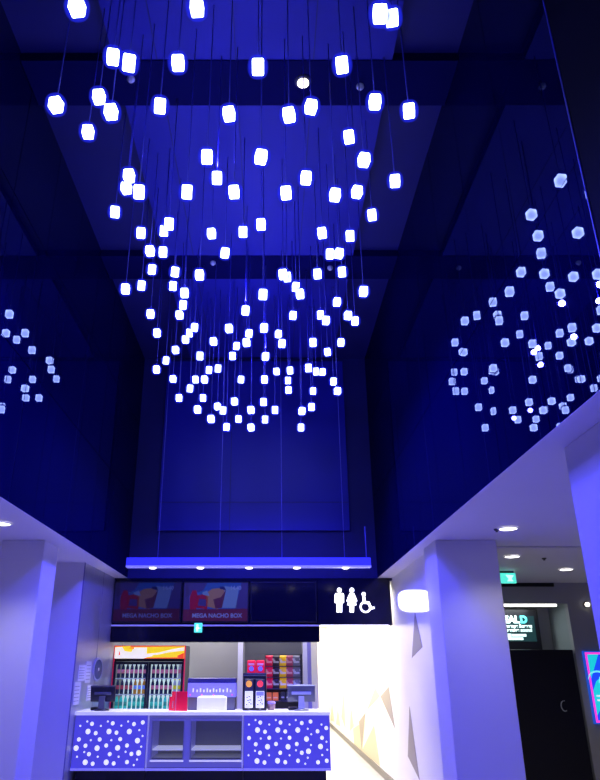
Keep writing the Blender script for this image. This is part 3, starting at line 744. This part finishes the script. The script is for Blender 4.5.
# two red boxes on it
zt2 = zt
for k, (u0, u1) in enumerate(((247.4, 255.6), (256.2, 264.6))):
    xa, xb = at_y(u0, 664, y+.15).x, at_y(u1, 664, y+.15).x
    t = thing('snack_box', 'red carton with blue spot on top of the drink dispenser, %s one' % ('left' if k == 0 else 'right'), 'box', ((xa+xb)/2, y+.15, zt2), 'red cartons on the dispenser')
    m = MB(); m.box(xa, xb, y+.12, y+.2, zt2, zt2+.145, 0, .004, 1); m.disc_y((xa+xb)/2, y+.12, zt2+.05, .03, 1, 14, .002); m.box(xa+.015, xb-.015, y+.118, y+.12, zt2+.09, zt2+.115, 2)
    m.build('carton', [M_red, mat('spot_blue', (.15,.15,.7), .4, emit=(.1,.1,.6), estr=.5), mat('spot_pink', (.7,.3,.4), .5)], t)
    MB().box(xa+.01, xb-.01, y+.13, y+.19, zt2+.145, zt2+.152).build('lid_flap', M_red, t)

# ------------------------------------------------------------------ snack rack and its packets
y = 10.8
xa, xb = at_y(265.5, 680, y).x, at_y(301.5, 680, y).x
t = thing('snack_rack', 'dark snack rack with shelves against the stall back wall', 'rack', ((xa+xb)/2, y, 0))
MB().box(xa, xb, y+.10, y+.12, .05, 1.80, 0).build('back_panel', M_dgrey, t)
for zz in (0.6, 1.17, 1.335, 1.49, 1.64): MB().box(xa, xb, y-.03, y+.10, zz-.012, zz).build('shelf', mat('rack_shelf', (.08,.08,.12), .4), t)
for xx in (xa-.012, xb): MB().box(xx, xx+.012, y-.03, y+.12, 0, 1.80).build('side_frame', M_dgrey, t)
def packet(uc, w, zb, h, mats_, lb, grp, box=False):
    xc = at_y(uc, 680, y).x
    t = thing('snack_packet', lb, 'snack packet', (xc, y, zb), grp)
    m = MB(); N = 8; rows = 7
    if box:
        m.box(xc-w/2, xc+w/2, y-.02, y+.05, zb, zb+h, 0, .004, 1)
    else:
        fr, bk = [], []
        for j in range(rows+1):
            f = j/rows; bul = math.sin(math.pi*f)**.6 if 0 < f < 1 else 0
            r = []; q = []
            for i in range(N+1):
                g = i/N; b2 = bul*math.sin(math.pi*g)**.7 if 0 < g < 1 else 0
                X = xc-w/2+g*w
                r.append(m.bm.verts.new((X, y+.01-.028*b2, zb+f*h))); q.append(m.bm.verts.new((X, y+.012+.022*b2, zb+f*h)))
            fr.append(r); bk.append(q)
        for j in range(rows):
            for i in range(N):
                f = m.bm.faces.new((fr[j][i], fr[j][i+1], fr[j+1][i+1], fr[j+1][i])); f.smooth = True; f.material_index = 1 if (2 <= j <= 4 and (i+j) % 8 in (3,4,5)) else 0
                f = m.bm.faces.new((bk[j][i+1], bk[j][i], bk[j+1][i], bk[j+1][i+1])); f.smooth = True
        for j in range(rows):
            for i in (0, N):
                m.bm.faces.new((fr[j][i], bk[j][i], bk[j+1][i], fr[j+1][i]))
        for i in range(N):
            for j in (0, rows): m.bm.faces.new((fr[j][i], bk[j][i], bk[j][i+1], fr[j][i+1]))
    m.build('bag' if not box else 'carton', mats_, t)
    m = MB(); m.box(xc-w*.36, xc+w*.36, y-.024 if box else y-.021, y-.02 if box else y-.012, zb+h*.30, zb+h*.46); m.build('print_band', mats_[1], t)
def pk(n_, a, b): return [mat('packet_'+n_, a, .35, emit=a, estr=.35), mat('packet_mark_'+n_, b, .4, emit=b, estr=.3)]  # packets given their own glow to brighten them
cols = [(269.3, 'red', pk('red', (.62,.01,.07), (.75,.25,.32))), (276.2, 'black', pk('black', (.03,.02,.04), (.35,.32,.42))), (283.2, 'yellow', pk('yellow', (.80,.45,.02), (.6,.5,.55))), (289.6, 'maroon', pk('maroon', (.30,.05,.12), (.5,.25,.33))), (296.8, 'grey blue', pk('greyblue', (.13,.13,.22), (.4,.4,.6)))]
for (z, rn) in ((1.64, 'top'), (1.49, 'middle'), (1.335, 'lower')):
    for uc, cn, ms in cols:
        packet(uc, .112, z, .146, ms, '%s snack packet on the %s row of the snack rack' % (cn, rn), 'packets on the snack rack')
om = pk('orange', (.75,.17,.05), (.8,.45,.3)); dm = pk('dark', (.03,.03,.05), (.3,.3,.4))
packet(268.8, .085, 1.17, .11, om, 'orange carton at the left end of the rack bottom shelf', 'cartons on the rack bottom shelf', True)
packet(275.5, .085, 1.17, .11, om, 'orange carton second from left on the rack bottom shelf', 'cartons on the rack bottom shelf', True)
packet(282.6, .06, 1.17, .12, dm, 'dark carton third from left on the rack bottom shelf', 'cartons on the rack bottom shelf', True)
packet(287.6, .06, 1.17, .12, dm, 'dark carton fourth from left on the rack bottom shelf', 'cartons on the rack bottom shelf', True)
# small tub on the counter
p = at_y(271.3, 706, 9.3)
t = thing('sweet_tub', 'small clear tub with violet lid on the worktop beside the drink dispenser', 'tub', (p.x, 9.3, ZT2))
m = MB(); m.lathe([(.04,0),(.05,.03),(.05,.065),(.046,.07)], (p.x, 9.3, ZT2), 16); m.build('tub', mat('tub_tan', (.45,.28,.24), .3), t)
m = MB(); m.lathe([(.053,.07),(.053,.085),(.04,.1)], (p.x, 9.3, ZT2), 16); m.build('lid', mat('lid_violet', (.35,.25,.75), .3, emit=(.3,.2,.9), estr=.3), t)

# ------------------------------------------------------------------ drinks cooler
YF = 10.62
x0, x1 = at_y(111, 690, YF).x, at_y(183.5, 690, YF).x
x0 = max(x0, -2.305)
zt, zh = at_y(150, 645.5, YF).z, at_y(150, 658.5, YF).z

t = thing('drinks_cooler', 'tall black two-door drinks cooler with yellow and white lit top sign', 'fridge', ((x0+x1)/2, YF, 0))
D = YF+.62
m = MB(); w_ = .035
m.box(x0, x0+w_, YF+.03, D, .05, zt); m.box(x1-w_, x1, YF+.03, D, .05, zt); m.box(x0+w_, x1-w_, YF+.03, D, zh-.04, zt); m.box(x0+w_, x1-w_, YF+.03, D, .05, .25); m.box(x0, x1, YF+.06, D-.02, 0, .05)
m.build('body', M_fr_body, t)
MB().box(x0+w_, x1-w_, D-.05, D-.005, .25, zh-.04).build('inner_back', M_fr_in, t)
MB().box(x1-.012, x1+.004, YF-.004, YF+.029, .05, zt).build('red_edge', M_fr_red, t); MB().box(x0-.002, x0+.01, YF-.004, YF+.029, .05, zt).build('red_edge', M_fr_red, t)
# lit sign
m = MB(); zl, zu = zh+.0, zt-.004; wd = x1-x0-.03; xo = x0+.015
m.box(xo, xo+wd, YF-.02, YF+.029, zl, zu, 0)
def sq(pts, mi, d=1): m.slab([(xo+a*wd, YF-.02-.001*d, zl+b*(zu-zl)) for a, b in pts], (0, -.001, 0), mi)
sq([(0,.9),(.25,1),(0,1)], 1, 1); sq([(.22,.90),(1,.94),(1,1),(.22,1)], 1, 1); sq([(.40,0),(1,0),(1,.10),(.40,.06)], 1, 1); sq([(.93,.05),(1,.05),(1,.45),(.9,.2)], 1, 2)
sq([(0,0),(.42,0),(.48,.12),(.56,.2),(.46,.40),(.46,.86),(.27,.86),(.24,.5),(.14,.58),(.10,.90),(0,.86)], 2, 2)
sq([(.46,.22),(.62,.30),(.80,.50),(1,.62),(1,.88),(.82,.72),(.64,.46),(.46,.36)], 2, 3)
sq([(.055,.25),(.085,.28),(.065,.62)], 1, 3); sq([(.18,.80),(.28,.72),(.27,.92)], 3, 3)
m.build('lit_sign', [M_yel, M_redlit, M_whitelit, M_orangelit], t)
# doors
xm = at_y(147, 690, YF).x
doors = []
for (a0, a1) in ((x0+.012, xm-.002), (xm+.002, x1-.014)):
    m = MB(); fw = .032
    m.box(a0, a0+fw, YF, YF+.028, .26, zh-.045); m.box(a1-fw, a1, YF, YF+.028, .26, zh-.045); m.box(a0+fw, a1-fw, YF, YF+.028, .26, .30); m.box(a0+fw, a1-fw, YF, YF+.028, zh-.08, zh-.045)
    dr = m.build('door', M_fr_body, t)
    MB().box(a0+fw-.004, a1-fw+.004, YF+.010, YF+.016, .296, zh-.076).build('glass_pane', M_pane, dr)
    hx = a1-fw*.5 if a0 < x0+.05 else a0+fw*.5
    MB().box(hx-.008, hx+.008, YF-.02, YF, 1.0, 1.35, 0, .004, 1).build('handle', M_dgrey, dr)
    doors.append((a0+fw, a1-fw))
shelves = [at_y(150, q, YF+.085).z for q in (678, 694, 710.5)]
for z in shelves+[.76, .52, .29]:
    MB().box(x0+w_+.002, x1-w_-.002, YF+.04, D-.06, z-.012, z).build('shelf', mat('cooler_shelf', (.6,.65,.68), .4, emit=(.6,.75,.75), estr=.25), t)
# bottles
def bmat(nm, c, e=.22): return mat('bottle_'+nm, c, .25, emit=c, estr=e)  # bottles given their own glow to brighten them
B_dark = bmat('dark', (.02,.03,.08)); B_pink = bmat('pinklabel', (.75,.25,.35), .3); B_red = bmat('redlabel', (.55,.08,.12), .3)
B_green = bmat('green', (.03,.46,.38), .65); B_teal = bmat('tealdark', (.02,.28,.25), .5); B_amber = bmat('amber', (.6,.30,.05), .3); B_blue = bmat('bluelabel', (.20,.38,.85), .4); B_yel = bmat('yellow', (.80,.75,.05), .4); B_cap = bmat('cap', (.25,.24,.35), .2); B_pale = bmat('pale', (.55,.62,.68), .2); B_caprd = bmat('redcap', (.55,.05,.1), .3)
PROF = [(.021,0),(.024,.006),(.024,.06),(.023,.064),(.023,.118),(.024,.122),(.021,.15),(.011,.178),(.010,.186),(.012,.188),(.012,.205)]
def bottle_data(nm, body, label, cap):
    m = MB(); m.lathe(PROF[:9], (0,0,0), 12, mis=[0,0,0,0,0,0,0,0]); a = m.build('bottle_glass', body)
    m = MB(); m.lathe([(.0245,.064),(.0245,.116)], (0,0,0), 12, mis=[0]); b = m.build('bottle_label', label)
    m = MB(); m.lathe(PROF[8:], (0,0,0), 12, mis=[0,0]); c = m.build('cap', cap)
    for o in (b, c): o.parent = a
    bpy.context.view_layer.update()
    return a
kinds = {}
def kind(nm, *ms):
    kinds[nm] = [None, ms]
kind('dark bottle with pink label', B_dark, B_pink, B_cap)
kind('dark bottle with red label', B_dark, B_red, B_cap)
kind('amber bottle with blue label', B_amber, B_blue, B_caprd)
kind('green bottle with teal label', B_green, B_teal, B_cap)
kind('teal bottle with green label', B_teal, B_green, B_cap)
kind('pale bottle with yellow label', B_pale, B_yel, B_yel)
kind('pale bottle with pink label', B_pale, B_pink, B_cap)
def put_bottle(nm, x, z, lb):
    e = kinds[nm]
    if e[0] is None:
        a = bottle_data(nm, *e[1]); a.name = 'drink_bottle'; e[0] = a
    else:
        a = e[0].copy(); COL.objects.link(a)
        for ch in e[0].children:
            k = ch.copy(); COL.objects.link(k); k.parent = a
    a.location = (x, YF+.085, z); tag(a, lb, 'bottle', 'bottles in the drinks cooler')
for di, (a0, a1) in enumerate(doors):
    dn = 'left' if di == 0 else 'right'
    for si, z in enumerate(shelves):
        sn = ('top', 'second', 'third')[si]
        for k in range(7):
            x = a0+.03+(a1-a0-.06)*k/6
            if si == 0: nm = 'dark bottle with pink label' if not (di == 1 and k == 6) else 'pale bottle with pink label'
            elif si == 1:
                if di == 0: nm = 'dark bottle with red label' if k < 4 else 'amber bottle with blue label'
                else: nm = 'dark bottle with pink label' if k < 5 else 'pale bottle with yellow label'
            else: nm = 'green bottle with teal label' if (k < 3) == (di == 0) else 'teal bottle with green label'
            put_bottle(nm, x, z, '%s, %s from left, %s shelf, behind the %s cooler door' % (nm, ORD[k+1], sn, dn))

# ------------------------------------------------------------------ notices and disc on the silver side wall
c20 = lambda x, y: (65+x/7.8, 620+y/7.8)
for (a, b, c, d, lb) in ((105,155,350,475,'white paper notice on the silver side wall, upper left of four'), (158,194,322,490,'white paper notice on the silver side wall, upper right of four'), (70,115,485,660,'white paper notice on the silver side wall, lower left of four'), (166,200,510,625,'white paper notice on the silver side wall, lower right of four, behind the till')):
    WL = -2.34
    pc = at_x(*c20((a+b)/2, (c+d)/2), WL)
    ya, yb = at_x(*c20(a, (c+d)/2), -2.34).y, at_x(*c20(b, (c+d)/2), -2.34).y
    za, zb = at_x(*c20((a+b)/2, d), -2.34).z, at_x(*c20((a+b)/2, c), -2.34).z
    ya = max(ya, 8.78)
    m = MB(); m.slab([(wx(ya)+.001, ya, za), (wx(yb)+.001, yb, za), (wx(yb)+.001, yb, zb), (wx(ya)+.001, ya, zb)], (.005, 0, 0), 0)
    for k in range(5):
        zz = za+(zb-za)*(.15+.16*k); y0_, y1_ = ya+.1*(yb-ya), yb-.15*(yb-ya); m.slab([(wx(y0_)+.006, y0_, zz), (wx(y1_)+.006, y1_, zz), (wx(y1_)+.006, y1_, zz+.008), (wx(y0_)+.006, y0_, zz+.008)], (.001, 0, 0), 1)
    tag(m.build('notice', [M_notice, M_ink]), lb, 'notice', 'paper notices on the silver wall')
WD = -2.31; pc = at_x(*c20(258, 385), WD); pa = at_x(*c20(226, 385), WD); zt_ = at_x(*c20(258, 292), -2.34).z
ry, rz = abs(pc.y-pa.y), zt_-pc.z
t = thing('wall_disc', 'oval dark blue disc with a rim mounted on the silver side wall', 'wall disc', (wx(pc.y), pc.y, pc.z))
m = MB(); m.slab([(wx(pc.y+a)+.001, pc.y+a, pc.z+b) for a, b in oval(ry, rz, 2)], (.015, 0, 0)); m.build('rim', M_case, t)
m = MB(); m.slab([(wx(pc.y+a)+.016, pc.y+a, pc.z+b) for a, b in oval(ry*.82, rz*.82, 2)], (.004, 0, 0)); m.build('face', mat('disc_navy', (.05,.06,.2), .25), t)
m = MB(); m.slab([(wx(pc.y+a)+.02, pc.y+a, pc.z+b) for a, b in oval(.02, .02, 2)], (.006, 0, 0)); m.build('boss', M_alu, t)
# red mark at the left edge, on the wall beyond the pillar
p = at_y(-1, 625, 8.73)
t = thing('red_sign', 'small red sign on the white wall at the left photo edge', 'sign', (p.x, 8.74, p.z))
m = MB(); m.box(p.x-.12, p.x+.055, 8.725, 8.739, p.z-.05, p.z+.05, 0, .003, 1); m.build('panel', M_red, t)
m = MB(); m.box(p.x-.09, p.x+.03, 8.723, 8.725, p.z-.008, p.z+.008); m.build('bar', M_paper, t)

# ------------------------------------------------------------------ right-hand room things
# exit sign
y = 9.5
xa, xb = 2.95, at_y(516, 577, y).x; zc = at_y(507, 577.5, y).z
t = thing('exit_sign', 'green lit exit sign hanging from the soffit beside the right pillar', 'exit sign', ((xa+xb)/2, y, zc))
MB().box(xa, xb, y, y+.04, zc-.075, zc+.06, 0, .005, 1).build('housing', M_green, t)
MB().box(xa+.02, xb-.02, y+.01, y+.03, zc+.06, ZS, 0).build('bracket', M_dgrey, t)
m = MB(); m.slab([(xb-.13, y, zc-.05), (xb-.04, y, zc-.05), (xb-.07, y, zc-.02), (xb-.03, y, zc+.03), (xb-.14, y, zc+.035), (xb-.10, y, zc-.02)], (0, -.003, 0)); m.build('pictogram', M_white_t, t)
m = MB(); m.slab([(xa+.05, y, zc), (xa+.12, y, zc-.04), (xa+.12, y, zc-.015), (xa+.2, y, zc-.015), (xa+.2, y, zc+.015), (xa+.12, y, zc+.015), (xa+.12, y, zc+.04)], (0, -.003, 0)); m.build('arrow', M_white_t, t)
# cinema format screen in the recess
y = 11.45
xa, xb = 3.1, at_y(540, 630, y).x; za, zb = at_y(520, 649, y).z, at_y(520, 609, y).z
t = thing('lightbox_sign', 'black lit sign with white and cyan lettering above the black door', 'sign', ((xa+xb)/2, y, za))
MB().box(xa, xb, y, y+.25, 1.75, zb, 0, .008, 1).build('housing', M_black, t)
xi0, xi1 = 3.2, at_y(535.5, 630, y).x; zi0, zi1 = at_y(520, 641.5, y).z, at_y(520, 616, y).z
MB().box(xi0, xi1, y-.004, y, zi0, zi1).build('display', mat('sign_darkteal', (.01,.03,.035), .3, emit=(.01,.035,.04), estr=1), t)
q = at_y(504.2, 622.5, y)
text_mesh('REAL', .15, (at_y(519.3, 622.5, y).x, y-.012, q.z-.005), M_white_t, 'lettering', t, 'RIGHT', bold=.008)
text_mesh('D', .15, (at_y(520.2, 622.5, y).x, y-.012, q.z-.005), M_cyan_t, 'lettering', t, bold=.008)
text_mesh('Immense Screen', .075, (at_y(532, 628, y).x, y-.012, at_y(510, 627.6, y).z), M_white_t, 'lettering', t, 'RIGHT', bold=.003)
text_mesh('Immersive sound', .075, (at_y(532, 632, y).x, y-.012, at_y(510, 631.6, y).z), M_white_t, 'lettering', t, 'RIGHT', bold=.003)
m = MB()
for (u0, u1, v0, v1) in ((506, 511, 633.6, 640), (512, 526, 634, 636.6), (512, 523, 637.4, 640)):
    A, B = at_y(u0, v1, y), at_y(u1, v0, y); m.box(A.x, B.x, y-.008, y-.004, A.z, B.z)
m.build('marks', M_white_t, t)
MB().box(3.05, at_y(531, 648, 11.3).x, 11.3, 11.42, 1.86, 1.885).build('shelf_lip', M_mgrey, t)
MB().tube((3.6, y+.12, 1.75), (3.6, y+.12, 0), .03, seg=10).build('post', M_black, t)
# poster screen
y = 10.89
pt, pb = at_y(582.3, 651, y), at_y(593, 724, y)
xa = (pt.x+pb.x)/2; xb = xa+.70; za, zb = pb.z, pt.z
t = thing('poster_screen', 'lit blue and cyan poster with bright pink border on the grey wall', 'poster', ((xa+xb)/2, y, za))
MB().box(xa, xb, y-.05, y+.008, za, zb, 0, .004, 1).build('frame', mat('poster_frame', (.02,.05,.3), .3, emit=(.01,.1,.7), estr=.7), t)
m = MB()
X = lambda f: xa+.02+f*(xb-xa-.04)
Z = lambda f: za+.02+f*(zb-za-.04)
def q(pts, mi, d): m.slab([(X(a), y-.051-d*.001, Z(c)) for a, c in pts], (0, -.001, 0), mi)
q([(0,0),(1,0),(1,1),(0,1)], 0, 0); q([(.045,.03),(.955,.03),(.955,.97),(.045,.97)], 1, 1)
q([(.05,.62),(.30,.97),(.05,.97)], 2, 2); q([(.05,.10),(.20,.25),(.60,.22),(.9,.3),(.95,.6),(.7,.74),(.4,.70),(.15,.58),(.05,.45)], 2, 2)
import itertools
arc = [(.20+.22*math.cos(a), .58+.13*math.sin(a)) for a in [math.radians(20+14*k) for k in range(12)]]
for p0, p1 in zip(arc, arc[1:]): q([p0, p1, (p1[0], p1[1]+.025), (p0[0], p0[1]+.025)], 3, 4)
q([(.20,.56),(.28,.55),(.30,.62),(.24,.65)], 3, 5); q([(.70,.56),(.78,.55),(.80,.62),(.74,.65)], 3, 5)
q([(.10,.30),(.9,.30),(.9,.325),(.10,.325)], 4, 5); q([(.10,.36),(.8,.36),(.8,.385),(.10,.385)], 4, 5)
m.build('display', [M_pink, M_bluep, M_teal, M_cyanp, mat('poster_sand', (.6,.7,.7), .4, emit=(.5,.68,.68), estr=1)], t)
# small wall lamp
p = at_y(587.5, 604.5, 10.86)
t = thing('wall_lamp', 'tiny round white lamp high on the grey wall above the poster', 'wall lamp', (p.x, 10.88, p.z))
m = MB(); m.disc_y(p.x, 10.899, p.z, .045, 0, 16, .02); m.build('rose', M_dgrey, t)
m = MB(); m.disc_y(p.x, 10.879, p.z, .032, 0, 16, .03); m.build('bulb', M_bulb, t)

# ------------------------------------------------------------------ lamps
def area(x, y, z, sx, sy, e, col, rx=0, ry=0, name='ceiling_lamp'):
    l = bpy.data.lights.new(name, 'AREA'); l.shape = 'RECTANGLE'; l.size = sx; l.size_y = sy; l.energy = e; l.color = col
    o = bpy.data.objects.new(name, l); COL.objects.link(o); o.location = (x, y, z); o.rotation_euler = (rx, ry, 0); return o
area(1.3, 13.2, ZS-.02, .6, 3.5, 95, (1,.95,.88), name='corridor_lamp')
area(1.3, 19, ZS-.02, .6, 7.0, 230, (1,.94,.82), name='corridor_lamp')
area(1.3, 11.3, ZS-.02, .6, .8, 28, (1,.95,.86), name='corridor_lamp')
area(-.8, 10.95, 2.7, 2.8, .5, 45, (1,.98,.97), name='stall_fill')  # unseen lamp added to light the stall interior
area(3.8, 11.3, 2.5, .8, .2, 5, (.9,1,1), name='recess_lamp')
# further downlights of the halls, beside and behind the camera
for (x, y) in ((-3.6, 3.0), (-3.6, 0.5), (-5.2, 6.5), (3.2, 1.0), (4.6, 3.8), (5.2, 6.6), (-5.2, 2)):
    l = bpy.data.lights.new('hall_downlight', 'SPOT'); l.energy = 56 if x < 0 else 42; l.color = (1,.93,.92); l.spot_size = math.radians(130); l.spot_blend = .5; l.shadow_soft_size = .08
    o = bpy.data.objects.new('hall_downlight', l); COL.objects.link(o); o.location = (x, y, ZS-.03)

w = bpy.data.worlds.new('world'); S.world = w; w.use_nodes = True
w.node_tree.nodes['Background'].inputs[0].default_value = (.02,.02,.08,1); w.node_tree.nodes['Background'].inputs[1].default_value = .3

for o in list(S.objects):
    if '_loc' in o: del o['_loc']
